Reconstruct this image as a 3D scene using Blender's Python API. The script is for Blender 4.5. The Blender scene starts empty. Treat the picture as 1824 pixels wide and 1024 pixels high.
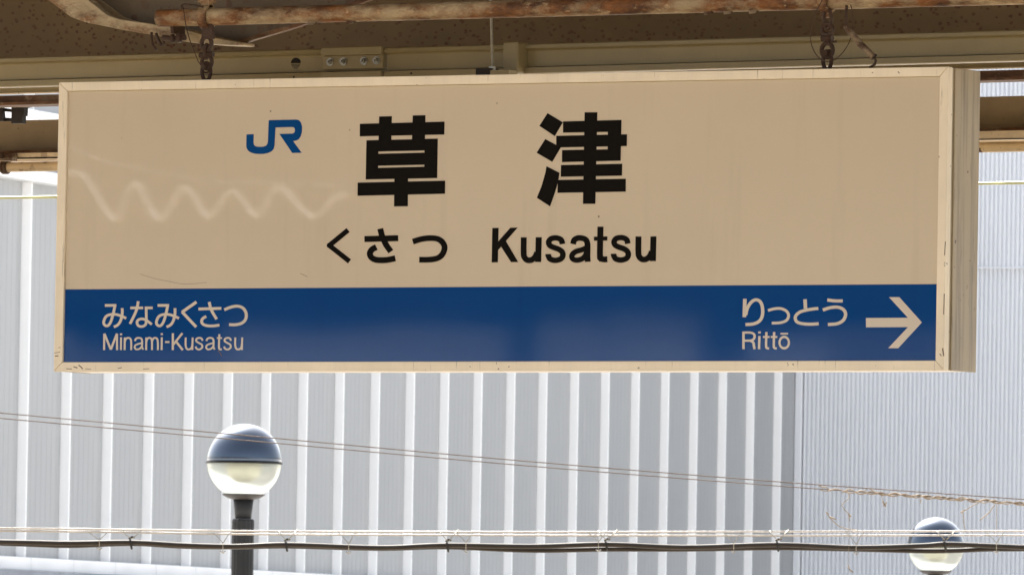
import bpy, bmesh, math, random
from math import radians, sin, cos, pi
from mathutils import Vector, noise
from mathutils.geometry import delaunay_2d_cdt

random.seed(7)
scene = bpy.context.scene
col = scene.collection

# ------------------------------------------------------------------ camera
SZ = 2.60                                   # height of the sign's centre
FPX = 18802.1                               # focal length in pixels of the 1824 wide photograph
CAM = Vector((9.254, -16.0, SZ - 0.8488))
YAW, PITCH, ROLL = -0.5222, 0.0398, 0.0169
Fv = Vector((sin(YAW) * cos(PITCH), cos(YAW) * cos(PITCH), sin(PITCH)))
R0 = Vector((cos(YAW), -sin(YAW), 0))
U0 = R0.cross(Fv)
Rv = R0 * cos(ROLL) + U0 * sin(ROLL)
Uv = U0 * cos(ROLL) - R0 * sin(ROLL)
cd = bpy.data.cameras.new('camera')
cd.sensor_width = 36
cd.lens = FPX / 1824 * 36
cd.clip_start = 0.5
cd.clip_end = 2000
cd.dof.use_dof = True
cd.dof.focus_distance = 18.4
cd.dof.aperture_fstop = 85
cam = bpy.data.objects.new('camera', cd)
col.objects.link(cam)
from mathutils import Matrix
M = Matrix((Rv, Uv, -Fv)).transposed().to_4x4()
M.translation = CAM
cam.matrix_world = M
scene.camera = cam

# ------------------------------------------------------------------ world, sun, exposure
SUN_EL = radians(54)
SUN_DIR = Vector((-0.80, 0.60, 0))          # horizontal direction towards the sun: ahead and to the left
SUN_DIR.normalize()
sun_vec = Vector((SUN_DIR.x * cos(SUN_EL), SUN_DIR.y * cos(SUN_EL), sin(SUN_EL)))
w = bpy.data.worlds.new('World')
scene.world = w
w.use_nodes = True
wn = w.node_tree
for n in list(wn.nodes):
    wn.nodes.remove(n)
wo = wn.nodes.new('ShaderNodeOutputWorld')
bgn = wn.nodes.new('ShaderNodeBackground')
sky = wn.nodes.new('ShaderNodeTexSky')
sky.sky_type = 'NISHITA'
sky.sun_disc = False
sky.sun_elevation = SUN_EL
sky.sun_rotation = math.atan2(SUN_DIR.x, SUN_DIR.y)
sky.dust_density = 4.0
sky.air_density = 1.0
sky.ozone_density = 0.6
bgn.inputs[1].default_value = 0.15
hs = wn.nodes.new('ShaderNodeHueSaturation')      # hazy, whitish spring sky
hs.inputs['Saturation'].default_value = 0.42
wn.links.new(sky.outputs[0], hs.inputs['Color'])
wn.links.new(hs.outputs[0], bgn.inputs[0])
wn.links.new(bgn.outputs[0], wo.inputs[0])
sl = bpy.data.lights.new('sun', 'SUN')
sl.energy = 4.0
sl.angle = radians(0.5)
sl.color = (1.0, 0.93, 0.82)
so = bpy.data.objects.new('sun', sl)
col.objects.link(so)
so.rotation_euler = sun_vec.to_track_quat('Z', 'Y').to_euler()
vs = scene.view_settings
vs.view_transform = 'Standard'
vs.look = 'None'
vs.gamma = 1
vs.use_curve_mapping = False
vs.exposure = 1.6
scene.render.engine = 'CYCLES'
scene.cycles.max_bounces = 8
scene.cycles.diffuse_bounces = 5
scene.cycles.glossy_bounces = 4
scene.cycles.transmission_bounces = 8

# ------------------------------------------------------------------ helpers
def ray(px, py):
    return (Fv + Rv * ((px - 912) / FPX) - Uv * ((py - 512) / FPX))


def P(px, py, Y=0.0):
    """point of the plane y = Y seen at this place of the photograph"""
    d = ray(px, py)
    return CAM + d * ((Y - CAM.y) / d.y)


def PD(px, py, z):
    """point at camera depth z"""
    return CAM + ray(px, py) * z


def link(o, parent=None):
    col.objects.link(o)
    if parent is not None:
        o.parent = parent
    return o


def tag(o, label=None, cat=None, group=None, kind=None):
    if label: o['label'] = label
    if cat: o['category'] = cat
    if group: o['group'] = group
    if kind: o['kind'] = kind
    return o


def empty(name, loc, label=None, cat=None, group=None):
    o = bpy.data.objects.new(name, None)
    o.location = loc
    o.empty_display_size = 0.1
    link(o)
    return tag(o, label, cat, group)


class MB:
    """collects shapes in world coordinates, builds one mesh object"""
    def __init__(s):
        s.v, s.f, s.sm = [], [], []

    def add(s, vs_, fs, smooth=False):
        b = len(s.v)
        s.v += [Vector(p) for p in vs_]
        for f in fs:
            s.f.append([b + i for i in f])
            s.sm.append(smooth)
        return s

    def hexa(s, a):            # 8 corners: bottom 4 ccw, top 4 ccw
        return s.add(a, [(3, 2, 1, 0), (4, 5, 6, 7), (0, 1, 5, 4), (1, 2, 6, 5), (2, 3, 7, 6), (3, 0, 4, 7)])

    def box(s, x0, x1, y0, y1, z0, z1):
        return s.hexa([(x0, y0, z0), (x1, y0, z0), (x1, y1, z0), (x0, y1, z0), (x0, y0, z1), (x1, y0, z1), (x1, y1, z1), (x0, y1, z1)])

    def tube(s, pts, r, n=10, closed=False, smooth=True):
        pts = [Vector(p) for p in pts]
        m = len(pts)
        rr = r if isinstance(r, (list, tuple)) else [r] * m
        vs_ = []
        up = None
        for i, p in enumerate(pts):
            if closed:
                t = pts[(i + 1) % m] - pts[i - 1]
            else:
                t = pts[min(i + 1, m - 1)] - pts[max(i - 1, 0)]
            if t.length < 1e-9: t = Vector((1, 0, 0))
            t.normalize()
            if up is None:
                up = Vector((0, 0, 1)) if abs(t.z) < 0.9 else Vector((0, 1, 0))
            a = t.cross(up).normalized()
            up = a.cross(t).normalized()
            for k in range(n):
                an = 2 * pi * k / n
                vs_.append(p + (a * cos(an) + up * sin(an)) * rr[i])
        fs = []
        for i in range(m if closed else m - 1):
            j = (i + 1) % m
            for k in range(n):
                fs.append((i * n + k, i * n + (k + 1) % n, j * n + (k + 1) % n, j * n + k))
        s.add(vs_, fs, smooth)
        if not closed:
            b = len(s.v) - len(vs_)
            s.f.append([b + k for k in range(n)][::-1]); s.sm.append(False)
            s.f.append([b + (m - 1) * n + k for k in range(n)]); s.sm.append(False)
        return s

    def lathe(s, c, prof, n=32, smooth=True, flute=0.0):
        """prof: list of (r, z); axis vertical through c"""
        c = Vector(c)
        vs_ = []
        for r, z in prof:
            for k in range(n):
                rr = r * (1 - flute * (k % 2))
                vs_.append(c + Vector((rr * cos(2 * pi * k / n), rr * sin(2 * pi * k / n), z)))
        fs = []
        for i in range(len(prof) - 1):
            for k in range(n):
                fs.append((i * n + k, i * n + (k + 1) % n, (i + 1) * n + (k + 1) % n, (i + 1) * n + k))
        s.add(vs_, fs, smooth)
        b = len(s.v) - len(vs_)
        m = len(prof)
        if prof[0][0] > 1e-4:
            s.f.append([b + k for k in range(n)][::-1]); s.sm.append(False)
        if prof[-1][0] > 1e-4:
            s.f.append([b + (m - 1) * n + k for k in range(n)]); s.sm.append(False)
        return s

    def prism(s, poly, Ya, Yb):
        """poly: list of photograph points on the plane y=Ya, pushed back to y=Yb"""
        a = [P(x, y, Ya) for x, y in poly]
        b = [Vector((p.x, Yb, p.z)) for p in a]
        n = len(a)
        return s.add(a + b, [list(range(n)), list(range(n, 2 * n))[::-1]] + [(i, n + i, n + (i + 1) % n, (i + 1) % n) for i in range(n)])

    def build(s, name, mat, parent=None, origin=None, bevel=0.0, kind=None):
        me = bpy.data.meshes.new(name)
        par_loc = parent.matrix_world.translation if parent is not None else None
        o = bpy.data.objects.new(name, me)
        if origin is None:
            if parent is not None:
                origin = WORLD_LOC[parent.name] if parent.name in WORLD_LOC else parent.location.copy()
            else:
                xs = [v.x for v in s.v]; ys = [v.y for v in s.v]; zs = [v.z for v in s.v]
                origin = Vector(((min(xs) + max(xs)) / 2, (min(ys) + max(ys)) / 2, min(zs)))
        origin = Vector(origin)
        me.from_pydata([v - origin for v in s.v], [], s.f)
        me.polygons.foreach_set('use_smooth', s.sm)
        bm = bmesh.new(); bm.from_mesh(me)
        bmesh.ops.recalc_face_normals(bm, faces=bm.faces)
        if bevel > 0:
            es = [e for e in bm.edges if len(e.link_faces) == 2 and e.calc_face_angle(0) > 0.6]
            bmesh.ops.bevel(bm, geom=es, offset=bevel, segments=2, profile=0.5, affect='EDGES', clamp_overlap=True)
        bm.to_mesh(me); bm.free()
        if mat: me.materials.append(mat)
        link(o)
        if parent is not None:
            o.parent = parent
            base = WORLD_LOC.get(parent.name, parent.location)
            o.location = origin - Vector(base)
        else:
            o.location = origin
        WORLD_LOC[o.name] = origin.copy()
        if kind: o['kind'] = kind
        return o


WORLD_LOC = {}


def bolt_mb(c, r=0.008, t=0.006, axis=Vector((0, -1, 0)), washer=1.7):
    """washer + hexagonal nut + shank end, facing -Y"""
    m = MB()
    c = Vector(c)
    for rr, y0, y1, n in ((r * washer, 0, t * 0.35, 18), (r, t * 0.35, t * 1.5, 6), (r * 0.5, t * 1.5, t * 2.4, 10)):
        a = [c + Vector((rr * cos(2 * pi * k / n + .3), -y0, rr * sin(2 * pi * k / n + .3))) for k in range(n)]
        b = [p + Vector((0, -(y1 - y0), 0)) for p in a]
        m.add(a + b, [list(range(n)), list(range(n, 2 * n))[::-1]] + [(i, (i + 1) % n, n + (i + 1) % n, n + i) for i in range(n)])
    return m


# ------------------------------------------------------------------ materials
def new_mat(name):
    m = bpy.data.materials.new(name)
    m.use_nodes = True
    nt = m.node_tree
    b = nt.nodes['Principled BSDF']
    return m, nt, b


def N(nt, t, **kw):
    n = nt.nodes.new(t)
    for k, v in kw.items():
        setattr(n, k, v)
    return n


def coords(nt, scale=(1, 1, 1)):
    tc = N(nt, 'ShaderNodeTexCoord')
    mp = N(nt, 'ShaderNodeMapping')
    mp.inputs['Scale'].default_value = scale
    nt.links.new(tc.outputs['Object'], mp.inputs[0])
    return mp.outputs[0]


def noise_fac(nt, vec, scale, lo, hi, detail=4, rough=0.6):
    n = N(nt, 'ShaderNodeTexNoise')
    n.inputs['Scale'].default_value = scale
    n.inputs['Detail'].default_value = detail
    n.inputs['Roughness'].default_value = rough
    nt.links.new(vec, n.inputs['Vector'])
    r = N(nt, 'ShaderNodeMapRange')
    r.inputs['From Min'].default_value = lo
    r.inputs['From Max'].default_value = hi
    nt.links.new(n.outputs[0], r.inputs[0])
    return r.outputs[0]


def mix(nt, fac, a, b):
    m = N(nt, 'ShaderNodeMix', data_type='RGBA')
    if isinstance(fac, (int, float)):
        m.inputs[0].default_value = fac
    else:
        nt.links.new(fac, m.inputs[0])
    for s_, v in ((6, a), (7, b)):
        if isinstance(v, tuple):
            m.inputs[s_].default_value = (*v[:3], 1)
        else:
            nt.links.new(v, m.inputs[s_])
    return m.outputs[2]


def mul(nt, a, b):
    m = N(nt, 'ShaderNodeMath', operation='MULTIPLY')
    for i, v in enumerate((a, b)):
        if isinstance(v, (int, float)): m.inputs[i].default_value = v
        else: nt.links.new(v, m.inputs[i])
    return m.outputs[0]


def bump(nt, b, h, strength=0.3, dist=0.002):
    bp = N(nt, 'ShaderNodeBump')
    bp.inputs['Strength'].default_value = strength
    bp.inputs['Distance'].default_value = dist
    nt.links.new(h, bp.inputs['Height'])
    nt.links.new(bp.outputs[0], b.inputs['Normal'])


def simple(name, c, rough=0.5, metal=0.0, var=0.12, scale=6, stretch=(1, 1, 1), coat=0.0):
    m, nt, b = new_mat(name)
    v = coords(nt, stretch)
    f = noise_fac(nt, v, scale, 0.3, 0.7, 5)
    cc = mix(nt, f, tuple(x * (1 - var) for x in c), tuple(min(1, x * (1 + var)) for x in c))
    nt.links.new(cc, b.inputs['Base Color'])
    b.inputs['Roughness'].default_value = rough
    b.inputs['Metallic'].default_value = metal
    b.inputs['Coat Weight'].default_value = coat
    return m


def paint_rust(name, c, rust=(0.135, 0.036, 0.010), dark=(0.035, 0.013, 0.006), amount=0.5, spot=40, big=5, rough=0.55, grime=0.3, stretch=(1, 1, 1), bumps=0.3):
    """paint with rust spots gathered in patches, grime, peeling relief"""
    m, nt, b = new_mat(name)
    v = coords(nt, stretch)
    f = noise_fac(nt, v, big, 0.35, 0.7, 4)
    base = mix(nt, f, tuple(x * (1 - grime) for x in c), tuple(min(1, x * 1.1) for x in c))
    fine = noise_fac(nt, v, big * 9, 0.3, 0.75, 6, 0.7)
    base = mix(nt, mul(nt, fine, 0.35), base, tuple(x * 0.6 for x in c))
    region = noise_fac(nt, v, big * 0.8, 0.62 - 0.3 * amount, 0.72 - 0.1 * amount, 3)
    vo = N(nt, 'ShaderNodeTexVoronoi')
    vo.inputs['Scale'].default_value = spot
    nt.links.new(v, vo.inputs['Vector'])
    edge = N(nt, 'ShaderNodeMath', operation='ADD')
    nt.links.new(vo.outputs['Distance'], edge.inputs[0])
    nt.links.new(mul(nt, noise_fac(nt, v, spot * 1.7, 0.2, 0.8, 3), 0.42), edge.inputs[1])
    sr = N(nt, 'ShaderNodeMapRange')
    sr.inputs['From Min'].default_value = 0.53
    sr.inputs['From Max'].default_value = 0.43
    nt.links.new(edge.outputs[0], sr.inputs[0])
    spots = sr.outputs[0]
    s2 = noise_fac(nt, v, spot * 3, 0.66, 0.72, 3, 0.6)
    k = mul(nt, spots, region)
    rc = mix(nt, noise_fac(nt, v, spot * 2, 0.35, 0.65), rust, dark)
    c1 = mix(nt, k, base, rc)
    c2 = mix(nt, mul(nt, s2, 0.6), c1, dark)
    nt.links.new(c2, b.inputs['Base Color'])
    b.inputs['Roughness'].default_value = rough
    add = N(nt, 'ShaderNodeMath', operation='ADD')
    nt.links.new(k, add.inputs[0]); nt.links.new(mul(nt, fine, 0.4), add.inputs[1])
    bump(nt, b, add.outputs[0], bumps, 0.003)
    return m


def heavy_rust(name, paint, rust=(0.27, 0.105, 0.026), cover=0.5, scale=14):
    m, nt, b = new_mat(name)
    v = coords(nt, (0.55, 1, 1))
    f = noise_fac(nt, v, scale, 0.56 - 0.25 * cover, 0.72 - 0.25 * cover, 8, 0.72)
    g = noise_fac(nt, v, scale * 3.5, 0.35, 0.65, 6, 0.7)
    rc = mix(nt, g, rust, (0.07, 0.03, 0.014))
    pc = mix(nt, noise_fac(nt, v, scale * 1.4, 0.3, 0.7, 5), paint, tuple(x * 0.62 for x in paint))
    c = mix(nt, f, pc, rc)
    pat = noise_fac(nt, v, scale * 5, 0.62, 0.70, 4)
    c = mix(nt, mul(nt, pat, 0.5), c, tuple(min(1, x * 1.3) for x in paint))
    nt.links.new(c, b.inputs['Base Color'])
    b.inputs['Roughness'].default_value = 0.62
    bump(nt, b, g, 0.5, 0.004)
    return m


def sign_paint(name, c, rough=0.014, specks=True, wave=0.00008):
    m, nt, b = new_mat(name)
    v = coords(nt)
    f = noise_fac(nt, v, 1.6, 0.3, 0.7, 4)
    cc = mix(nt, f, tuple(x * 0.955 for x in c), tuple(min(1, x * 1.03) for x in c))
    # faint vertical dirt runs
    v2 = coords(nt, (9, 1, 0.7))
    st = noise_fac(nt, v2, 3, 0.56, 0.8, 5)
    cc = mix(nt, mul(nt, st, 0.22), cc, tuple(x * 0.72 for x in c))
    if specks:
        vo = N(nt, 'ShaderNodeTexVoronoi')
        vo.inputs['Scale'].default_value = 17
        vo.inputs['Randomness'].default_value = 1
        nt.links.new(v, vo.inputs['Vector'])
        r = N(nt, 'ShaderNodeMapRange')
        r.inputs['From Min'].default_value = 0.042
        r.inputs['From Max'].default_value = 0.026
        nt.links.new(vo.outputs['Distance'], r.inputs[0])
        keep = noise_fac(nt, v, 9, 0.5, 0.6, 2)
        cc = mix(nt, mul(nt, mul(nt, r.outputs[0], keep), 0.75), cc, (0.10, 0.06, 0.035))
    nt.links.new(cc, b.inputs['Base Color'])
    b.inputs['Roughness'].default_value = rough
    b.inputs['Specular IOR Level'].default_value = 0.62
    vw = coords(nt, (1, 1, 1.6))
    nz = N(nt, 'ShaderNodeTexNoise')
    nz.inputs['Scale'].default_value = 3.2
    nz.inputs['Detail'].default_value = 1
    nt.links.new(vw, nz.inputs['Vector'])
    bump(nt, b, nz.outputs[0], 1.0, wave)
    return m


def frame_paint(name, c, streak=0.5, dirt=0.5, zs=0.6):
    """painted metal with grime collecting in runs and chips"""
    m, nt, b = new_mat(name)
    v = coords(nt, (1, 1, 1))
    cc = mix(nt, noise_fac(nt, v, 7, 0.3, 0.7, 5), tuple(x * 0.9 for x in c), tuple(min(1, x * 1.05) for x in c))
    vs1 = coords(nt, (14, 14, zs))
    cc = mix(nt, mul(nt, noise_fac(nt, vs1, 4, 0.46, 0.74, 6, 0.7), streak), cc, tuple(x * 0.36 for x in c))
    vs2 = coords(nt, (30, 30, 1.6))
    cc = mix(nt, mul(nt, noise_fac(nt, vs2, 5, 0.62, 0.72, 5), dirt), cc, (0.06, 0.045, 0.03))
    ch = noise_fac(nt, v, 75, 0.70, 0.74, 2)
    cc = mix(nt, mul(nt, ch, dirt), cc, (0.09, 0.06, 0.035))
    nt.links.new(cc, b.inputs['Base Color'])
    b.inputs['Roughness'].default_value = 0.42
    return m


MAT = {}
MAT['sign_white'] = sign_paint('sign_white', (0.71, 0.615, 0.47))
MAT['sign_blue'] = sign_paint('sign_blue', (0.003, 0.062, 0.25), rough=0.032, specks=False)
MAT['ink_black'] = sign_paint('ink_black', (0.010, 0.009, 0.008), rough=0.014, specks=False)
MAT['ink_blue'] = sign_paint('ink_blue', (0.004, 0.070, 0.255), rough=0.014, specks=False)
MAT['ink_white'] = sign_paint('ink_white', (0.72, 0.65, 0.55), rough=0.014, specks=False)
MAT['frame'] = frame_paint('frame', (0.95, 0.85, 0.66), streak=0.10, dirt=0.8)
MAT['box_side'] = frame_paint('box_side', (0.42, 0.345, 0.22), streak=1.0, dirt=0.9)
MAT['duct'] = frame_paint('duct', (0.335, 0.275, 0.145), streak=0.06, dirt=0.08)
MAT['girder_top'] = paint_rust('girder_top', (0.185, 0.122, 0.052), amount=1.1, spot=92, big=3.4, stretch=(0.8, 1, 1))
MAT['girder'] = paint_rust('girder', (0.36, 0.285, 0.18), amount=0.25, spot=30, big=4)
MAT['cream_steel'] = paint_rust('cream_steel', (0.88, 0.72, 0.49), amount=0.45, spot=36, big=7, rough=0.5)
MAT['pipe'] = heavy_rust('pipe', (0.56, 0.44, 0.27), cover=0.62, scale=12)
MAT['rib'] = heavy_rust('rib', (0.60, 0.49, 0.32), cover=0.36, scale=16)
MAT['rib_web'] = paint_rust('rib_web', (0.16, 0.118, 0.068), amount=0.9, spot=34, big=5)
MAT['rust_flange'] = heavy_rust('rust_flange', (0.36, 0.27, 0.17), rust=(0.20, 0.09, 0.035), cover=0.85, scale=9)
MAT['iron'] = heavy_rust('iron', (0.10, 0.07, 0.05), rust=(0.06, 0.033, 0.02), cover=0.9, scale=60)
MAT['black_iron'] = simple('black_iron', (0.025, 0.02, 0.016), 0.6, 0.3, 0.4, 30)
MAT['scratch'] = simple('scratch', (0.16, 0.11, 0.07), 0.8)
MAT['zinc'] = simple('zinc', (0.42, 0.42, 0.38), 0.38, 0.8, 0.25, 60)
MAT['turnbuckle'] = heavy_rust('turnbuckle', (0.34, 0.26, 0.17), rust=(0.12, 0.06, 0.03), cover=0.5, scale=50)
MAT['hole'] = simple('hole', (0.012, 0.01, 0.008), 0.9)
MAT['roof'] = paint_rust('roof', (0.22, 0.18, 0.12), amount=0.5, spot=30, big=3)
MAT['conduit'] = simple('conduit', (0.46, 0.50, 0.24), 0.35, 0.1, 0.15, 20)
MAT['panel_grey'] = simple('panel_grey', (0.32, 0.328, 0.332), 0.45, 0, 0.05, 1.2, (1, 1, 0.5))
MAT['fin_white'] = simple('fin_white', (0.93, 0.93, 0.92), 0.42, 0, 0.03, 2)
MAT['band_white'] = simple('band_white', (0.80, 0.80, 0.79), 0.45, 0, 0.06, 2)
MAT['cladding'] = simple('cladding', (0.76, 0.775, 0.80), 0.40, 0, 0.04, 0.8, (1, 1, 0.4))
MAT['plinth'] = simple('plinth', (0.20, 0.22, 0.25), 0.7, 0, 0.15, 4)
MAT['street'] = simple('street', (0.49, 0.48, 0.465), 0.9, 0, 0.1, 1)
MAT['ground'] = simple('ground', (0.22, 0.17, 0.11), 0.9, 0, 0.3, 3)
MAT['platform'] = simple('platform', (0.32, 0.255, 0.17), 0.85, 0, 0.15, 2)
MAT['wire'] = simple('wire', (0.17, 0.14, 0.12), 0.5, 0.5, 0.2, 50)
MAT['strand'] = simple('strand', (0.58, 0.56, 0.53), 0.45, 0.25, 0.15, 40)
MAT['cable'] = simple('cable', (0.022, 0.018, 0.016), 0.5, 0, 0.3, 20)
MAT['tie'] = simple('tie', (0.016, 0.018, 0.016), 0.7, 0, 0.3, 20)
MAT['hanger'] = simple('hanger', (0.36, 0.35, 0.32), 0.4, 0.6, 0.2, 50)
MAT['vine'] = simple('vine', (0.36, 0.30, 0.225), 0.9, 0, 0.3, 90)
MAT['pole'] = simple('pole', (0.016, 0.016, 0.016), 0.6, 0.0, 0.25, 8)
m, nt, b = new_mat('chrome')
b.inputs['Base Color'].default_value = (0.045, 0.062, 0.09, 1)
b.inputs['Metallic'].default_value = 1
b.inputs['Roughness'].default_value = 0.10
b.inputs['Coat Weight'].default_value = 0.6
b.inputs['Coat Roughness'].default_value = 0.05
MAT['chrome'] = m
m, nt, b = new_mat('globe_glass')
b.inputs['Base Color'].default_value = (0.66, 0.67, 0.59, 1)
b.inputs['Roughness'].default_value = 0.28
b.inputs['Transmission Weight'].default_value = 0.80
b.inputs['IOR'].default_value = 1.12
b.inputs['Coat Weight'].default_value = 0.12
MAT['globe_glass'] = m
MAT['reflector'] = simple('reflector', (0.62, 0.61, 0.48), 0.4)
MAT['opp_dark'] = simple('opp_dark', (0.020, 0.016, 0.013), 0.8, 0, 0.3, 0.7)
MAT['bright_white'] = simple('bright_white', (0.92, 0.91, 0.88), 0.6)
MAT['opp_light'] = simple('opp_light', (0.60, 0.66, 0.74), 0.7, 0, 0.2, 0.6)
MAT['opp_tan'] = simple('opp_tan', (0.30, 0.30, 0.30), 0.8, 0, 0.1, 0.6)
MAT['opp_dark'].node_tree.nodes['Principled BSDF'].inputs['Specular IOR Level'].default_value = 0.0
MAT['pole'].node_tree.nodes['Principled BSDF'].inputs['Specular IOR Level'].default_value = 0.2
for k_ in ('ink_black', 'ink_white', 'ink_blue'):
    MAT[k_].node_tree.nodes['Principled BSDF'].inputs['Specular IOR Level'].default_value = 0.3
MAT['glass_dark'] = simple('glass_dark', (0.02, 0.025, 0.03), 0.1, 0, 0.1, 1)

# ------------------------------------------------------------------ setting: ground and platforms
g = MB().box(-400, 400, -400, 400, -1.6, -1.1).build('ground', MAT['ground'], kind='structure')
MB().box(-200, 200, 9, 300, -1.099, -1.095).build('street', MAT['street'], kind='structure')
MB().box(-40, 40, -3.2, 4.2, -1.096, 0).build('platform', MAT['platform'], kind='structure')
MB().box(-40, 40, -24, -11.5, -1.096, 0).build('platform', MAT['platform'], kind='structure')

# ------------------------------------------------------------------ background building (concave corner)
xk = lambda k: (34.0568 + 77.562 * k) / (1 + 0.0118956 * k)
Z0 = 80.0
def plan(px, z, py=705):
    v = PD(px, py, z)
    return Vector((v.x, v.y, 0))
A0 = plan(xk(0), Z0)
A22 = plan(xk(22), Z0 * 1.2617)
adir = (A22 - A0).normalized()
bay = (A22 - A0).length / 22
anor = Vector((adir.y, -adir.x, 0))
if anor.dot(CAM - A0) < 0: anor = -anor
def zat(px, py, base=A0, nor=anor):
    """height where the ray meets the vertical facade plane"""
    d = ray(px, py)
    t = (Vector((base.x, base.y, 0)) - CAM).dot(nor) / d.dot(nor)
    return (CAM + d * t).z
zc_bot = zat(2, 318)        # cornice underside
zc_top = zat(2, 297)
zb_top = zat(2, 990)        # base band
zb_bot = zat(2, 1014)
print('facade heights', zb_bot, zb_top, zc_bot, zc_top, 'bay', bay)
ROOFZ = 9.0

def obox(m, base, d, n, s0, s1, o0, o1, z0, z1):
    """box along direction d from s0 to s1, out along n from o0 to o1"""
    pts = []
    for z in (z0, z1):
        for s_, o_ in ((s0, o0), (s1, o0), (s1, o1), (s0, o1)):
            p = base + d * s_ + n * o_
            pts.append((p.x, p.y, z))
    return m.hexa(pts)

K1 = 23
corner_s = K1 * bay
bldA = empty('building', (A0.x, A0.y, -1.1), 'pale grey office building with white upright fins between panels, across the wires', 'building')
WORLD_LOC[bldA.name] = bldA.location.copy()
FP = 0.073   # how far a fin stands out
FW = 0.016   # how wide a fin is
wm = obox(MB(), A0, adir, anor, -8 * bay, corner_s, -6, -0.06, -1.1, ROOFZ)
wm.build('wall', MAT['panel_grey'], bldA)
proto_p = proto_f = proto_b = None
def inst(src, name, parent, off):
    o = bpy.data.objects.new(name, src.data)
    link(o)
    o.parent = parent
    o.location = src.location + off
    return o
for k in range(-8, K1):
    off = adir * (bay * k)
    if proto_p is None:
        base = A0 + off
        pm = MB()
        obox(pm, base, adir, anor, FW + .004, bay - 0.007, -0.058, -0.004, zb_top, zc_bot)
        # fine upright ribs on the panel
        nr = 8
        for r in range(nr):
            s_ = FW + .01 + (bay - 0.045 - FW) * (r + .5) / nr
            obox(pm, base, adir, anor, s_ - 0.006, s_ + 0.004, -0.004, -0.003, zb_top + .001, zc_bot - .001)
        proto_p = pm.build('panel', MAT['panel_grey'], bldA)
        proto_f = obox(MB(), base, adir, anor, 0.0, FW, -0.058, FP, zb_top, zc_bot).build('fin', MAT['fin_white'], bldA, bevel=0.006)
        proto_b = obox(MB(), base, adir, anor, 0.004, bay - 0.004, -0.058, FP + 0.05, zb_bot, zb_top - 0.002).build('base_panel', MAT['band_white'], bldA, bevel=0.008)
        proto_c = obox(MB(), base, adir, anor, 0.004, bay - 0.004, -0.058, FP + 0.05, zc_bot + .002, zc_top).build('cornice_panel', MAT['band_white'], bldA, bevel=0.008)
        zu = zc_top + (zc_top - zc_bot) * 0.0
        proto_u = obox(MB(), base, adir, anor, 0.01, bay - 0.01, -0.058, -0.01, zc_top + .003, zat(2, 240)).build('upper_panel', MAT['panel_grey'], bldA)
        k0off = off.copy()
    else:
        d = off - k0off
        inst(proto_p, 'panel', bldA, d); inst(proto_f, 'fin', bldA, d)
        inst(proto_b, 'base_panel', bldA, d); inst(proto_c, 'cornice_panel', bldA, d)
        inst(proto_u, 'upper_panel', bldA, d)
ze0, ze1 = zat(2, 239), zat(2, 190)
for k in range(-8, K1):
    d = adir * (bay * k) - k0off
    if k == -8:
        base = A0 + k0off
        proto_e = obox(MB(), base, adir, anor, 0.004, bay - 0.004, -0.058, FP + 0.05, ze0, ze1).build('cornice_panel', MAT['band_white'], bldA, bevel=0.008)
        proto_g = obox(MB(), base, adir, anor, FW + .004, bay - 0.007, -0.058, -0.004, ze1 + .002, ROOFZ - .1).build('panel', MAT['panel_grey'], bldA)
        proto_h = obox(MB(), base, adir, anor, 0.0, FW, -0.058, FP, ze1 + .002, ROOFZ - .1).build('fin', MAT['fin_white'], bldA, bevel=0.006)
    else:
        inst(proto_e, 'cornice_panel', bldA, d); inst(proto_g, 'panel', bldA, d); inst(proto_h, 'fin', bldA, d)
obox(MB(), A0, adir, anor, -8 * bay, corner_s, -0.058, FP + 0.20, -1.09, zb_bot - 0.004).build('plinth', MAT['plinth'], bldA)

# building B: corrugated cladding, perpendicular
B0 = A0 + adir * corner_s
# the last fin hides px 1378-1388; the corner trim starts at 1417
bdir = anor.copy()
bnor = -adir
B0 = A0 + adir * (22.8 * bay)
def s_of(px, py=700):
    d = ray(px, py)
    t = (Vector((B0.x, B0.y, 0)) - CAM).dot(bnor) / d.dot(bnor)
    return (CAM + d * t - B0).dot(bdir)
def zB(px, py):
    d = ray(px, py)
    t = (Vector((B0.x, B0.y, 0)) - CAM).dot(bnor) / d.dot(bnor)
    return (CAM + d * t).z
bldB = empty('building', (B0.x, B0.y, -1.1), 'light grey building side clad in fine upright corrugated sheet, right of the finned one', 'building')
WORLD_LOC[bldB.name] = bldB.location.copy()
LB = 14.0
sT = s_of(1430)
obox(MB(), B0, bdir, bnor, 0.0, LB, -5, -0.06, -1.1, ROOFZ).build('wall', MAT['cladding'], bldB)
obox(MB(), B0, bdir, bnor, 0.0, sT, -0.058, 0.035, -1.09, ROOFZ).build('corner_trim', MAT['cladding'], bldB, bevel=0.006)
zs = zB(1785, 478.5)
pitch = (s_of(1824) - s_of(1430)) / 50.5
def corrugated(z0, z1, push, name):
    m = MB()
    pts = []
    s_ = sT + 0.014
    while s_ < LB:
        for a, o_ in ((0.0, 0), (0.52, 0), (0.62, -0.024), (0.88, -0.024)):
            pts.append((s_ + a * pitch, o_ + push))
        s_ += pitch
    vs_, fs = [], []
    for s1, o1 in pts:
        for z in (z0, z1):
            p = B0 + bdir * s1 + bnor * o1
            vs_.append((p.x, p.y, z))
    for i in range(len(pts) - 1):
        fs.append((2 * i, 2 * i + 2, 2 * i + 3, 2 * i + 1))
    m.add(vs_, fs)
    return m.build(name, MAT['cladding'], bldB)
corrugated(-1.0, zs, 0.0, 'corrugated_sheet')
corrugated(zs + 0.02, ROOFZ, 0.012, 'corrugated_sheet')
obox(MB(), B0, bdir, bnor, sT, LB, -0.056, 0.035, zs + 0.0, zs + 0.018).build('flashing', MAT['cladding'], bldB)

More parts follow.
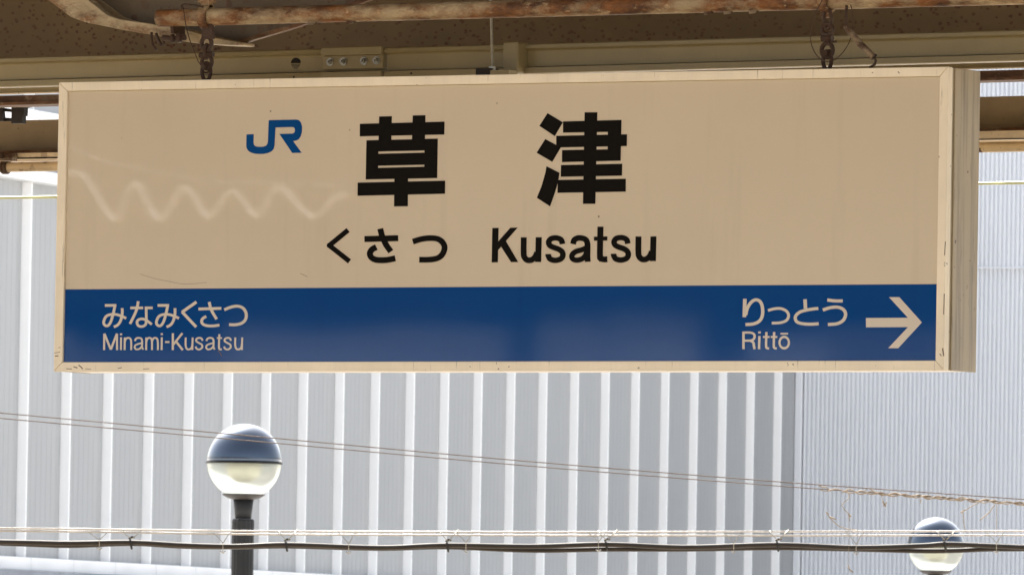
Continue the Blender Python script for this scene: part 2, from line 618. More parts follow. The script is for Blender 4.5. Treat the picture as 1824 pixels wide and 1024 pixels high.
# ------------------------------------------------------------------ street lamps with chrome topped globes
def lamp(px, py, rpx, z, label):
    c = PD(px, py, z)
    R = rpx * z / FPX
    root = empty('street_lamp', (c.x, c.y, -1.1), label, 'street lamp', 'globe street lamps in front of the building')
    WORLD_LOC[root.name] = root.location.copy()
    n = 14
    t0 = -0.02
    cap = [(R * 1.012 * cos(a), R * 1.012 * sin(a)) for a in [t0 + (pi / 2 - t0) * i / n for i in range(n + 1)]]
    cap[-1] = (0.0001, cap[-1][1])
    MB().lathe(c, [(R * 0.93, cap[0][1] - 0.0)] + cap, 48).build('chrome_cap', MAT['chrome'], root)
    MB().lathe(c, [(R * 1.03, -R * 0.05), (R * 1.03, -R * 0.015)], 48).build('seam_ring', MAT['pole'], root)
    aend = radians(66)
    gl = [(R * cos(a), -R * sin(a)) for a in [aend - (aend - 0.06) * i / 12 for i in range(13)]]
    MB().lathe(c, gl, 48).build('globe', MAT['globe_glass'], root)
    MB().lathe(c, [(0.001, -R * .50), (R * .18, -R * .48), (R * .34, -R * .38), (R * .42, -R * .22), (R * .44, -R * .08)], 24).build('reflector_dish', MAT['reflector'], root)  # inner reflector dish, added for the bright cream middle of the globe
    MB().lathe(c, [(R * 0.10, -R * 1.05), (R * 0.42, -R * 0.98), (R * 0.56, -R * 0.90), (R * .58, -R * .865), (R * .50, -R * .86)], 32).build('globe_holder', MAT['black_iron'], root)
    MB().lathe(c, [(R * 0.215, -R * 1.52), (R * 0.275, -R * 1.0)], 24).build('neck', MAT['pole'], root)
    ground = -1.1 - c.z
    MB().lathe(c, [(R * .30, ground), (R * .30, -R * 1.58), (R * .27, -R * 1.53)], 32, smooth=False, flute=0.06).build('pole', MAT['pole'], root)
    MB().lathe(c, [(R * .52, ground), (R * .50, ground + .35), (R * .36, ground + .42)], 24).build('base', MAT['pole'], root)
    return root
lamp(435, 822, 66.5, 49, 'globe street lamp on dark fluted pole, complete and nearer, below the Minami-Kusatsu lettering')
lamp(1667, 972, 50.5, 64.5, 'smaller globe street lamp cut off by the bottom edge, behind the black cable')

# ------------------------------------------------------------------ overhead wires
ZW = 27.0
def path(pts, n=8, z=ZW):
    """Catmull-Rom through photograph points, at camera depth z; ends carried on outwards"""
    p = list(pts)
    a = (p[0][0] - 700, p[0][1] - 700 * (p[1][1] - p[0][1]) / (p[1][0] - p[0][0]))
    b_ = (p[-1][0] + 700, p[-1][1] + 700 * (p[-1][1] - p[-2][1]) / (p[-1][0] - p[-2][0]))
    p = [a] + p + [b_]
    q = [p[0]] + p + [p[-1]]
    out = []
    for i in range(1, len(q) - 2):
        for k in range(n):
            t = k / n
            p0, p1, p2, p3 = q[i - 1], q[i], q[i + 1], q[i + 2]
            out.append(tuple(0.5 * ((2 * p1[j]) + (-p0[j] + p2[j]) * t + (2 * p0[j] - 5 * p1[j] + 4 * p2[j] - p3[j]) * t * t + (-p0[j] + 3 * p1[j] - 3 * p2[j] + p3[j]) * t ** 3) for j in (0, 1)))
    out.append(p[-1])
    return [PD(x, y, z) for x, y in out]
S = ZW / FPX
UPW = [(0, 735), (460, 777.3), (920, 819.5), (1380, 857), (1824, 889)]
LOW = [(0, 744.5), (460, 786), (920, 827.5), (1380, 864.5), (1824, 896)]
def yl(pts, x):
    for (x0, y0), (x1, y1) in zip(pts, pts[1:]):
        if x <= x1 or x1 == pts[-1][0]:
            return y0 + (y1 - y0) * (x - x0) / (x1 - x0)
tag(MB().tube(path(UPW, z=ZW - .3), 1.05 * S, 6).build('overhead_wire', MAT['wire']), 'upper of the two thin wires sloping down to the right', 'wire', 'thin sloping wires')
tag(MB().tube(path(LOW), 1.05 * S, 6).build('overhead_wire', MAT['wire']), 'lower of the two thin wires, wrapped in a dry vine at its right end', 'wire', 'thin sloping wires')
# dry vine
vm = MB()
for ph, amp, xa in ((0.0, 2.6, 1462), (2.2, 3.0, 1500), (4.1, 2.2, 1555)):
    pts = []
    x = xa
    while x < 2150:
        k = (x - xa) / 40.0
        an = ph + k * 2 * pi * 1.0 + 1.2 * noise.noise(Vector((x * .02, ph, 0)))
        am = amp * (1 + .6 * noise.noise(Vector((x * .03, ph + 5, 0))))
        y = yl(LOW, x) + 0.9 + am * sin(an)
        pts.append(PD(x, y, ZW + am * cos(an) * S))
        x += 3
    vm.tube(pts, [1.15 * S * (1 + .6 * noise.noise(Vector((i * .23, ph, 9)))) for i in range(len(pts))], 5)
def tend(pts, r=0.8):
    a = []
    for i in range(len(pts) - 1):
        for k in range(5):
            t = k / 5
            x = pts[i][0] * (1 - t) + pts[i + 1][0] * t; y = pts[i][1] * (1 - t) + pts[i + 1][1] * t
            a.append(PD(x + .9 * noise.noise(Vector((x * .15, y * .1, 1))), y + .9 * noise.noise(Vector((x * .1, y * .15, 4))), ZW + .002 * k))
    a.append(PD(pts[-1][0], pts[-1][1], ZW))
    vm.tube(a, r * S, 4)
tend([(1457, 863), (1462, 866), (1472, 868), (1480, 873)], 1.1)
tend([(1512, 876), (1512, 888), (1504, 893), (1499, 900), (1505, 908), (1512, 915), (1513, 928)], .7)
tend([(1472, 911), (1476, 919), (1484, 928), (1494, 936), (1506, 941), (1528, 944)], .8)
tend([(1478, 920), (1488, 924)], 1.3)
tend([(1473, 912), (1475, 915)], 1.8)
tend([(1570, 882), (1573, 892), (1575, 899)], .6)
tend([(1572, 892), (1577, 901)], 1.8)
tend([(1579, 895), (1574, 900)], 1.4)
tend([(1511, 916), (1515, 919)], 1.8)
tend([(1640, 889), (1640, 896)], .8)
tend([(1744, 895), (1728, 903), (1715, 911), (1716, 923), (1719, 944)], .7)
tend([(1712, 912), (1718, 908)], 1.4)
tend([(1772, 899), (1763, 911), (1746, 926)], .9)
tend([(1775, 898), (1775, 920), (1775, 955)], .6)
tend([(1538, 876), (1546, 869), (1554, 873), (1562, 880)], .9)
tend([(1511, 1006), (1514, 1015), (1519, 1018)], 1.2)
tend([(1513, 930), (1512, 970), (1511, 1006)], .25)
tag(vm.build('dry_vine', MAT['vine']), 'dry brown vine twisted round the lower thin wire, with hanging tendrils', 'vine')

# two light twisted support strands
def strand(ys, label):
    c = path(ys, n=80, z=ZW)
    m = MB()
    for ph in range(3):
        pts = []
        n_ = len(c)
        for i, p in enumerate(c):
            an = ph * 2 * pi / 3 + i * 1.15
            pts.append(p + (Uv * sin(an) + Fv * cos(an)) * 0.7 * S)
        m.tube(pts, 1.25 * S, 5)
    return tag(m.build('support_strand', MAT['strand']), label, 'steel strand', 'pair of light twisted strands above the black cable')
STA = [(0, 940), (230, 942.6), (460, 945.3), (920, 947), (1380, 946), (1824, 945.4)]
STB = [(0, 944.6), (230, 947.5), (460, 951), (920, 952.8), (1380, 953.2), (1824, 952.6)]
strand(STA, 'upper light twisted steel strand running level above the black cable')
strand(STB, 'lower light twisted steel strand, just above the black cable')

# black cable bundle
CB = empty('overhead_cable', PD(912, 974, ZW), 'thick black cable bundle hung below the twisted strands', 'cable')
WORLD_LOC[CB.name] = CB.location.copy()
c1 = [(0, 964.5), (120, 967), (233, 965.5), (330, 970.5), (420, 972.5), (510, 969.5), (640, 974), (700, 974.5), (797, 970.5), (946, 972.5), (1080, 969), (1222, 974), (1385, 969.5), (1522, 974.5), (1640, 971.5), (1683, 968.5), (1740, 970.5), (1824, 974)]
c2 = [(0, 967), (120, 971), (233, 967.5), (330, 972.5), (420, 973.5), (510, 972), (640, 975.5), (700, 976), (797, 973.5), (946, 979.5), (1080, 977.5), (1222, 977.5), (1385, 975), (1522, 977.5), (1640, 980.5), (1700, 980), (1760, 977.5), (1824, 977)]
MB().tube(path(c1, z=ZW + .01), 4.8 * S, 10).build('cable', MAT['cable'], CB)
MB().tube(path(c2, z=ZW + .022), 4.6 * S, 10).build('cable', MAT['cable'], CB)
def ycab(x): return yl(c1, x)
for x in (233, 510, 797, 1080, 1385, 1683):
    y = ycab(x) + 2
    pts = [PD(x + 1.5 * cos(a * 1.0), y + 8.8 * cos(a), ZW + .015 + 9 * S * sin(a)) for a in [2 * pi * i / 14 for i in range(14)]]
    t = MB().tube(pts, 2.1 * S, 6, closed=True)
    t.tube([PD(x - 3, y - 9, ZW - .002), PD(x + 2, y - 12, ZW - .01), PD(x + 6, y - 11, ZW)], 1.7 * S, 5)
    t.build('cable_tie', MAT['tie'], CB)
    h = MB()
    h.tube([PD(x - 14, 944, ZW), PD(x - 10, 951, ZW - .008), PD(x, y - 10, ZW - .01)], .8 * S, 5)
    h.tube([PD(x + 20, 943, ZW), PD(x + 12, 951, ZW - .008), PD(x + 2, y - 9, ZW - .01)], .9 * S, 5)
    h.build('hanger', MAT['hanger'], CB)
for x in (177, 397, 621, 830, 1066, 1307, 1525, 1775):
    y = ycab(x)
    h = MB()
    h.tube([PD(x - 18, 948, ZW), PD(x - 13, 952, ZW - .006), PD(x, y - 6, ZW - .01), PD(x, y + 10, ZW - .006)], .7 * S, 5)
    h.tube([PD(x + 14, 948, ZW), PD(x + 8, 954, ZW - .006), PD(x + 1, y - 6, ZW - .01)], .8 * S, 5)
    h.tube([PD(x - 4, y + 9, ZW), PD(x + 1, y + 12, ZW - .01), PD(x + 4, y + 9, ZW)], 1.5 * S, 5)
    h.build('hanger', MAT['hanger'], CB)

# ------------------------------------------------------------------ canopy structure over the platform
# a line of the photograph from (0, yl) to (1824, yr) lying in the plane y = Y
def zl(Y, a, b_):
    A_ = P(0, a, Y); B_ = P(1824, b_, Y)
    k = (B_.z - A_.z) / (B_.x - A_.x)
    return lambda x: A_.z + k * (x - A_.x)
def xat(Y, px, py=200): return P(px, py, Y).x
XL, XR = -7.0, 7.0
def bar(m, Y0, Y1, top, bot, x0=XL, x1=XR):
    a = zl(Y0, *top); c = zl(Y0, *bot)
    return m.hexa([(x0, Y0, c(x0)), (x1, Y0, c(x1)), (x1, Y1, c(x1)), (x0, Y1, c(x0)),
                   (x0, Y0, a(x0)), (x1, Y0, a(x1)), (x1, Y1, a(x1)), (x0, Y1, a(x0))])

# high rusty girder web right behind the duct
ROOF_Z = P(912, -640, .8).z
gt = empty('plate_girder', (0, 0.8, P(912, 70, .8).z), 'brown steel girder plate dotted with rust spots, above the beige duct', 'girder')
WORLD_LOC[gt.name] = gt.location.copy()
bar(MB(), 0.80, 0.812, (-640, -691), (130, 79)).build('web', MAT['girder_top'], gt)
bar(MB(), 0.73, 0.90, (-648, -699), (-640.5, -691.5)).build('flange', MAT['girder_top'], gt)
roof = MB()
for i in range(56):
    x = XL - 3 + i * 0.36
    for x0, x1, z in ((x, x + .18, ROOF_Z + .16), (x + .18, x + .36, ROOF_Z + .20)):
        roof.box(x0, x1 - .001, -1.7, 4.2, z, z + .004)
    roof.box(x + .178, x + .18, -1.7, 4.2, ROOF_Z + .16, ROOF_Z + .20)
    roof.box(x + .358, x + .36, -1.7, 4.2, ROOF_Z + .16, ROOF_Z + .20)
tag(roof.build('canopy_roof', MAT['roof']), 'brown ribbed steel platform canopy roof above the girders', 'roof')
# canopy columns out of view hold the girders
for x in (-6.6, 6.6):
    t = empty('canopy_column', (x, 0.95, 0), 'brown steel canopy column %s of the sign, out of view' % ('left' if x < 0 else 'right'), 'column', 'canopy columns')
    WORLD_LOC[t.name] = t.location.copy()
    MB().box(x - .1, x + .1, .92, .98, 0.002, ROOF_Z + .15).build('web', MAT['girder'], t)
    MB().box(x - .1, x + .1, .905, .918, 0.002, ROOF_Z + .15).build('flange', MAT['girder'], t)
    MB().box(x - .1, x + .1, .982, .995, 0.002, ROOF_Z + .15).build('flange', MAT['girder'], t)

# beige cable duct
YD = 0.42
duct = empty('cable_duct', (0, YD, P(912, 110, YD).z), 'beige steel cable duct with bolted joint plate, just above the sign', 'cable duct')
WORLD_LOC[duct.name] = duct.location.copy()
# profile down the section: (fraction of the height 0 top..1 bottom, y offset)
prof = [(0.0, .030), (0.0, .004), (0.035, 0.0), (0.15, -.001), (0.175, 0.002), (0.20, .009), (0.25, .0105), (0.742, .0105), (0.752, .016), (0.765, .016), (0.77, .002), (0.79, 0.0), (0.955, -0.001), (0.975, -.001), (1.0, .004), (1.0, .02), (0.0, .02)]
def duct_run(px0, px1, dy=0.0, a=0, b_=0, name='channel'):
    top = zl(YD, 103.5 + a, 51.5 + a); bot = zl(YD, 156 + b_, 108 + b_)
    x0 = P(px0, 110, YD).x if px0 is not None else XL
    x1 = P(px1, 110, YD).x if px1 is not None else XR
    m = MB(); vs_ = []
    for x in (x0, x1):
        for f, y in prof:
            z = top(x) * (1 - f) + bot(x) * f
            vs_.append((x, YD + y + dy, z))
    n = len(prof)
    m.add(vs_, [list(range(n)), list(range(n, 2 * n))[::-1]] + [(i, (i + 1) % n, n + (i + 1) % n, n + i) for i in range(n)])
    return m.build(name, MAT['duct'], duct)
duct_run(None, 681.5)
duct_run(684.5, 905, a=1.5, b_=1)
duct_run(905.5, None, a=1.0, dy=0.014)
# joint plate with bolts
def on_duct(px, py, off): return P(px, py, YD + off)
jp = MB()
def plate(m, pxs, f0, f1, y0, y1, a=0):
    top = zl(YD, 103.5 + a, 51.5 + a); bot = zl(YD, 156, 108)
    x0 = P(pxs[0], 110, YD).x; x1 = P(pxs[1], 110, YD).x
    q = lambda x, f: top(x) * (1 - f) + bot(x) * f
    return m.hexa([(x0, YD + y0, q(x0, f1)), (x1, YD + y0, q(x1, f1)), (x1, YD + y1, q(x1, f1)), (x0, YD + y1, q(x0, f1)),
                   (x0, YD + y0, q(x0, f0)), (x1, YD + y0, q(x1, f0)), (x1, YD + y1, q(x1, f0)), (x0, YD + y1, q(x0, f0))])
plate(jp, (574, 681), -0.02, 0.24, -.0045, .03)
plate(jp, (574, 681), 0.242, 0.70, .002, .0104)
plate(jp, (574, 681), 0.78, 1.02, -.0045, .03)
jp.build('joint_plate', MAT['duct'], duct, bevel=0.0012)
for px in (588.5, 612, 648.5, 671):
    c = P(px, 111 - (px - 588) * .033, YD + .002)
    bolt_mb((c.x, YD + .002, c.z), .0048, .005, washer=1.55).build('bolt', MAT['zinc'], duct)
cp = MB()
plate(cp, (901, 928), -0.03, 1.03, -.012, .03)
cp.build('coupler', MAT['duct'], duct, bevel=0.003)
# round knock-out hole: dark upper half, maker's sticker in the lower half
c = P(527, 113, YD + .0102)
nseg = 20
rh = 11 * 17.9 / FPX
hm = MB()
up_ = [Vector((c.x + rh * cos(pi * i / nseg), YD + .0098, c.z + rh * .95 * sin(pi * i / nseg))) for i in range(nseg + 1)]
hm.add(up_ + [v + Vector((0, .0006, 0)) for v in up_], [list(range(nseg + 1)), list(range(nseg + 1, 2 * nseg + 2))[::-1]] + [(i, i + 1, nseg + 2 + i, nseg + 1 + i) for i in range(nseg)])
hm.build('knockout_hole', MAT['hole'], duct)
sm = MB()
for dz, w0 in ((-.002, .95), (-.0045, .86), (-.0068, .70), (-.009, .4)):
    sm.box(c.x - rh * w0, c.x + rh * w0, YD + .0097, YD + .0104, c.z + dz - .0007, c.z + dz + .0002)
sm.build('sticker_print', MAT['hole'], duct)
for px, py in ((524, 138), (733, 131)):
    c = P(px, py, YD)
    n = 10
    a = [Vector((c.x + .0018 * cos(2 * pi * i / n), YD - .0016, c.z + .0018 * sin(2 * pi * i / n))) for i in range(n)]
    MB().add(a + [v + Vector((0, .002, 0)) for v in a], [list(range(n)), list(range(n, 2 * n))[::-1]] + [(i, (i + 1) % n, n + (i + 1) % n, n + i) for i in range(n)]).build('small_hole', MAT['hole'], duct)

# threaded hanger rod beside the coupler
rod = empty('threaded_rod', P(877, 120, YD - .03), 'thin galvanised threaded rod with nut and dark bracket, beside the duct coupler', 'rod')
WORLD_LOC[rod.name] = rod.location.copy()
a = P(875, 30, YD - .03); b_ = P(877.5, 126, YD - .03)
pts = [a.lerp(b_, i / 90) for i in range(91)]
MB().tube([a + (a - b_) * 3] + pts, [.0022] + [.0022 + .0004 * (i % 2) for i in range(91)], 8, smooth=False).build('rod', MAT['zinc'], rod)
c = P(877, 121, YD - .03)
MB().lathe(c - Vector((0, 0, .004)), [(.0068, 0), (.0068, .006)], 6, smooth=False).build('nut', MAT['zinc'], rod)
MB().lathe(c - Vector((0, 0, .006)), [(.010, 0), (.010, .0018)], 16, smooth=False).build('washer', MAT['zinc'], rod)
q = P(855, 122, YD - .03)
MB().box(q.x, q.x + .030, YD - .045, YD - .014, q.z - .016, q.z - .001).build('clamp', MAT['black_iron'], rod)
q = P(880, 122.5, YD - .03)
MB().box(q.x, q.x + .040, YD - .045, YD - .016, q.z - .014, q.z - .004).build('bracket', MAT['duct'], rod)

# second channel behind, soffit
sf = bar(MB(), 0.58, 0.595, (150, 102), (166.5, 119.5)).build('angle_bar', MAT['duct'])
tag(sf, 'olive beige angle bar running just below and behind the cable duct', 'angle bar')
ed = bar(MB(), 0.572, 0.579, (166.6, 119.6), (168.2, 121.4)).build('lower_edge', MAT['cream_steel'], sf)
# rusty angle
fl = bar(MB(), 0.72, 0.80, (171, 124.5), (187, 140.5)).build('rusty_angle', MAT['rust_flange'])
tag(fl, 'rust brown steel angle between the duct and the lower girder', 'angle bar')
bar(MB(), 0.700, 0.718, (183, 137), (188, 142)).build('toe', MAT['rust_flange'], fl)

# lower girder: web, flanges
YG = 1.25
gl_ = empty('lower_girder', (0, YG, P(912, 220, YG).z), 'grey brown steel girder with cream lower flange, passing behind the sign', 'girder')
WORLD_LOC[gl_.name] = gl_.location.copy()
bar(MB(), YG, YG + .012, (215.5, 171), (269, 227)).build('web', MAT['girder'], gl_)
bar(MB(), YG - .05, YG - .001, (269, 227), (273.5, 232)).build('flange_fillet', MAT['rust_flange'], gl_)
bar(MB(), YG - .07, YG + .07, (273.8, 232.3), (281.5, 246), ).build('flange', MAT['cream_steel'], gl_)
# cream pipe under it
YP = 1.30
a0, a1 = zl(YP, 298.5, 261.5), None
rp = 9.3 * 18.9 / FPX
tag(MB().tube([(x, YP, a0(x)) for x in [XL + i * (XR - XL) / 20 for i in range(21)]], rp, 20).build('cream_pipe', MAT['cream_steel']), 'cream painted pipe under the lower girder, either side of the sign', 'pipe')
# clamp on it at the left edge
cl = empty('pipe_clamp', P(8, 290, YP - .03), 'small rusty clamp hanging on the cream pipe at the left edge', 'clamp')
WORLD_LOC[cl.name] = cl.location.copy()
m = MB()
pts = [P(7.5, 290, YP) + Vector((0, 0, -.008)) + Vector((0, rp * 1.15 * cos(t), rp * 1.15 * sin(t))) for t in [2 * pi * i / 16 for i in range(16)]]
m.tube(pts, .0045, 6, closed=True)
m.tube([p + Vector((.006, 0, 0)) for p in pts], .0045, 6, closed=True)
m.build('strap', MAT['iron'], cl)
q = P(2, 276, YG - .08)
MB().box(q.x, q.x + .032, YG - .09, YG - .072, q.z - .012, q.z + .002).build('plate', MAT['turnbuckle'], cl)
q = P(-6, 277, YG - .1)
MB().box(q.x - .02, q.x + .010, YG - .11, YG - .092, q.z - .006, q.z + .006).build('bolt', MAT['iron'], cl)
# dark clip between rusty angle and girder, left edge
dk = empty('beam_clip', P(30, 200, .95), 'dark steel clip between the rusty angle and the girder, left edge', 'clip')
WORLD_LOC[dk.name] = dk.location.copy()
MB().prism([(20.5, 184), (43, 184), (42, 206), (39, 207), (39, 220), (20, 220)], .95, .965).build('block', MAT['black_iron'], dk)
MB().prism([(14, 187), (53, 187), (52, 190), (44, 192), (14, 190)], .935, .948).build('top_plate', MAT['black_iron'], dk)
MB().prism([(-30, 187), (21, 195), (21, 200), (-30, 196)], .98, .99).build('arm', MAT['black_iron'], dk)
MB().prism([(-30, 208), (21, 210.5), (21, 216), (-30, 216)], .98, .99).build('arm', MAT['black_iron'], dk)
MB().prism([(-30, 184), (2, 186), (5, 216), (-30, 217)], .967, .978).build('arm', MAT['black_iron'], dk)

# thin green conduit beyond the roof, catching the sun
YR = 5.2
cz = zl(YR, 352.4, 325.8)
rg = 2.7 * 23.5 / FPX
tag(MB().tube([(x, YR, cz(x)) for x in [-12 + i for i in range(25)]], rg, 12).build('green_conduit', MAT['conduit']), 'thin yellow green conduit with a sunlit top, level with the kanji', 'conduit')

# ------------------------------------------------------------------ rusty pipe from which the sign hangs
YPI = 0.06
zc = zl(YPI, 40.5, -7.5)
rpi = 15.8 * 18.5 / FPX
x0 = P(283, 30, YPI).x
xs_ = [x0 + i * (XR - x0) / 160 for i in range(161)]
pm = MB()
pm.tube([(x, YPI, zc(x)) for x in xs_], [rpi * (1 + .03 * noise.noise(Vector((x * 9, 0, 3)))) for x in xs_], 20)
pipe = pm.build('hanging_pipe', MAT['pipe'], origin=(0, YPI, zc(0)))
tag(pipe, 'heavily rusted cream pipe across the top, carrying both sign chains', 'pipe')
# loose scabs of paint under it
sc_ = MB()
for px in (560, 628, 1265, 1300, 1345):
    x = P(px, 30, YPI).x
    z = zc(x) - rpi
    sc_.add([(x - .010, YPI - .006, z + .003), (x + .009, YPI - .006, z + .002), (x + .005, YPI - .010, z - .004), (x - .007, YPI - .009, z - .005), (x - .010, YPI + .004, z + .003), (x + .009, YPI + .004, z + .002)], [(0, 1, 2, 3), (0, 4, 5, 1), (3, 2, 5, 4)])
sc_.build('paint_scab', MAT['turnbuckle'], pipe, origin=(0, YPI, zc(0)))
# curved roof rib at top left
rib = empty('curved_rib', P(330, 60, .1), 'curved cream steel rib with peeling paint, top left corner', 'rib')
WORLD_LOC[rib.name] = rib.location.copy()
L_ = [(30, -40), (85, 0), (126, 31), (151, 40), (219, 54), (267, 62), (330, 75), (375, 79), (419, 81), (424, 80)]
U_ = [(423, 75), (421, 75), (378, 67), (340, 56), (303, 48), (214, 35), (192, 28), (156, 0), (100, -40)]
L2 = [(419, 81), (445, 73), (490, 60), (530, 48), (600, 22), (680, -8)]
U2 = [(680, -18), (600, 14), (528, 43), (483, 54), (445, 66), (422, 75)]
def ribbon(L, U, Y0, Y1):
    # quads between the lower and the upper line
    m = MB()
    U = U[::-1]
    n = max(len(L), len(U)) * 5
    def at(pts, t):
        d = [0]
        for a, b in zip(pts, pts[1:]): d.append(d[-1] + math.hypot(b[0] - a[0], b[1] - a[1]))
        s_ = t * d[-1]
        for i in range(len(pts) - 1):
            if s_ <= d[i + 1] + 1e-9:
                u = (s_ - d[i]) / max(d[i + 1] - d[i], 1e-9)
                return (pts[i][0] * (1 - u) + pts[i + 1][0] * u, pts[i][1] * (1 - u) + pts[i + 1][1] * u)
        return pts[-1]
    vs_ = []
    for i in range(n + 1):
        t = i / n
        for pt, Y in ((at(L, t), Y0), (at(U, t), Y0), (at(U, t), Y1), (at(L, t), Y1)):
            p = P(pt[0], pt[1], Y0)
            vs_.append((p.x, Y, p.z))
    fs = []
    for i in range(n):
        for k in range(4):
            fs.append((4 * i + k, 4 * i + (k + 1) % 4, 4 * i + 4 + (k + 1) % 4, 4 * i + 4 + k))
    fs += [(0, 1, 2, 3), (4 * n + 3, 4 * n + 2, 4 * n + 1, 4 * n)]
    return m.add(vs_, fs)
ribbon(L_, U_, .115, .174).build('lower_flange', MAT['rib'], rib, bevel=0.0015)
ribbon(L2, U2, .160, .174).build('lower_flange', MAT['rust_flange'], rib)
MB().prism([(100, -40), (156, 0), (192, 28), (214, 35), (303, 48), (340, 56), (378, 67), (421, 75), (483, 54), (528, 43), (600, 14), (680, -18), (740, -60), (60, -60)], .175, .182).build('web', MAT['rib_web'], rib)
# bent rusty strap and bolt under the rib
bs = empty('rusty_bracket', P(300, 70, .09), 'twisted rusty bracket scrap under the curved rib, left of the left chain', 'bracket')
WORLD_LOC[bs.name] = bs.location.copy()
m = MB()
m.tube([P(x, y, .09) for x, y in ((270, 58), (270, 68), (272, 80), (279, 90))], .0025, 6)
m.tube([P(x, y, .09) for x, y in ((278, 60), (282, 72), (288, 82), (292, 78), (290, 66))], .003, 6)
m.build('strap', MAT['iron'], bs)
m = MB()
m.tube([P(290, 68, .08), P(306, 70, .08), P(330, 67, .08)], .0055, 8)
m.tube([P(307, 62, .075), P(308, 77, .075)], .0045, 6)
m.tube([P(318, 58, .075), P(320, 76, .075)], .0055, 6)
m.build('bolt', MAT['iron'], bs)
MB().prism([(303, 44), (308, 42), (309, 60), (304, 60)], .06, .10).build('bracket_plate', MAT['iron'], bs)

# ------------------------------------------------------------------ chains
YC = 0.055
SP = 18.5 / FPX
def ring(m, cx, cy, rx, ry, tr, Y=YC, turn=0.0, n=22):
    """ring seen as an ellipse; turn swings it about the vertical"""
    c = P(cx, cy, Y)
    pts = []
    for i in range(n):
        t = 2 * pi * i / n
        pts.append(c + Vector((rx * SP * cos(t) * cos(turn), rx * SP * cos(t) * sin(turn), ry * SP * sin(t))))
    return m.tube(pts, tr * SP, 8, closed=True)
def chain(px, yo, left, label):
    """px: image x of the chain, yo: y of the pipe's underside there"""
    root = empty('hanging_chain', P(px, yo, YC), label, 'chain', 'rusty chains holding the sign')
    WORLD_LOC[root.name] = root.location.copy()
    # strap clamp round the pipe
    x = P(px, yo, YPI).x
    m = MB()
    zz = zc(x)
    r = rpi * 1.12
    vs_, fs = [], []
    n = 24
    for i in range(n):
        t = 2 * pi * i / n
        for xx in (x - .0085, x + .0085):
            for rr in (r, r + .004):
                vs_.append((xx, YPI + rr * cos(t), zz + rr * sin(t)))
    for i in range(n):
        j = (i + 1) % n
        b4, c4 = 4 * i, 4 * j
        fs += [(b4, c4, c4 + 1, b4 + 1), (b4 + 1, c4 + 1, c4 + 3, b4 + 3), (b4 + 3, c4 + 3, c4 + 2, b4 + 2), (b4 + 2, c4 + 2, c4, b4)]
    m.add(vs_, fs)
    m.box(x - .0085, x + .0085, YPI - .006, YPI + .006, zz + r, zz + r + .022)
    m.tube([(x - .017, YPI, zz + r + .012), (x + .017, YPI, zz + r + .012)], .005, 8)
    if left:
        m.build('pipe_strap', MAT['pipe'], root)
    else:
        m.box(x - .0084, x + .0084, YPI - .0055, YPI + .0055, zz - r - .012, zz - r)
        m.build('pipe_strap', MAT['pipe'], root)
    return root
def blk(m, pts, Y0, Y1): return m.prism(pts, Y0, Y1)
chL = chain(368, 43, True, 'rusty chain of shackles and rings holding the sign at its left, below the curved rib')
m = MB(); blk(m, [(361, 40), (377, 40), (379, 70), (358, 70)], YC - .004, YC + .004); m.build('lug', MAT['iron'], chL, bevel=.001)
m = MB(); ring(m, 368, 78, 10.5, 12, 4.2); m.build('eye', MAT['iron'], chL)
m = MB(); ring(m, 368, 92, 5, 12, 3.8, turn=1.3); m.build('link', MAT['iron'], chL)
m = MB(); m.tube([P(356, 99, YC), P(380, 97, YC)], 5.2 * SP, 8); m.tube([P(362, 90, YC), P(374, 90, YC)], 4 * SP, 8); m.build('shackle_pin', MAT['iron'], chL)
m = MB(); ring(m, 368.5, 111, 10.5, 12, 3.9); m.build('shackle', MAT['iron'], chL)
m = MB(); ring(m, 367.5, 128, 8.2, 16, 3.6, turn=.25); m.build('link', MAT['iron'], chL)
m = MB(); m.tube([P(361, 119, YC - .008), P(374, 117, YC + .01)], 5.5 * SP, 8); ring(m, 367, 126, 6, 4, 1.5); m.build('link', MAT['iron'], chL)
chR = chain(1473, 19, False, 'rusty chain of rings holding the sign at its right, inside a thin wire loop')
m = MB(); ring(m, 1474, 34, 7, 18, 3.6); m.build('link', MAT['iron'], chR)
m = MB(); ring(m, 1473.5, 53, 10.5, 9.5, 4.0); m.build('eye', MAT['iron'], chR)
m = MB(); m.tube([P(1464, 69, YC), P(1483, 69, YC)], 6.2 * SP, 8); m.tube([P(1480, 76, YC - .006), P(1490, 74.5, YC - .006)], 2.2 * SP, 6); m.tube([P(1465, 63, YC + .003), P(1482, 62, YC + .003)], 4.5 * SP, 8); m.build('shackle_pin', MAT['iron'], chR)
m = MB(); ring(m, 1473.5, 90, 11, 12.5, 4.2); m.build('shackle', MAT['iron'], chR)
m = MB(); ring(m, 1473.5, 108, 7.6, 16, 3.7, turn=.2); m.build('link', MAT['iron'], chR)
m = MB(); m.tube([P(1468, 95, YC - .01), P(1478, 94, YC + .012)], 6 * SP, 8); m.build('link', MAT['iron'], chR)
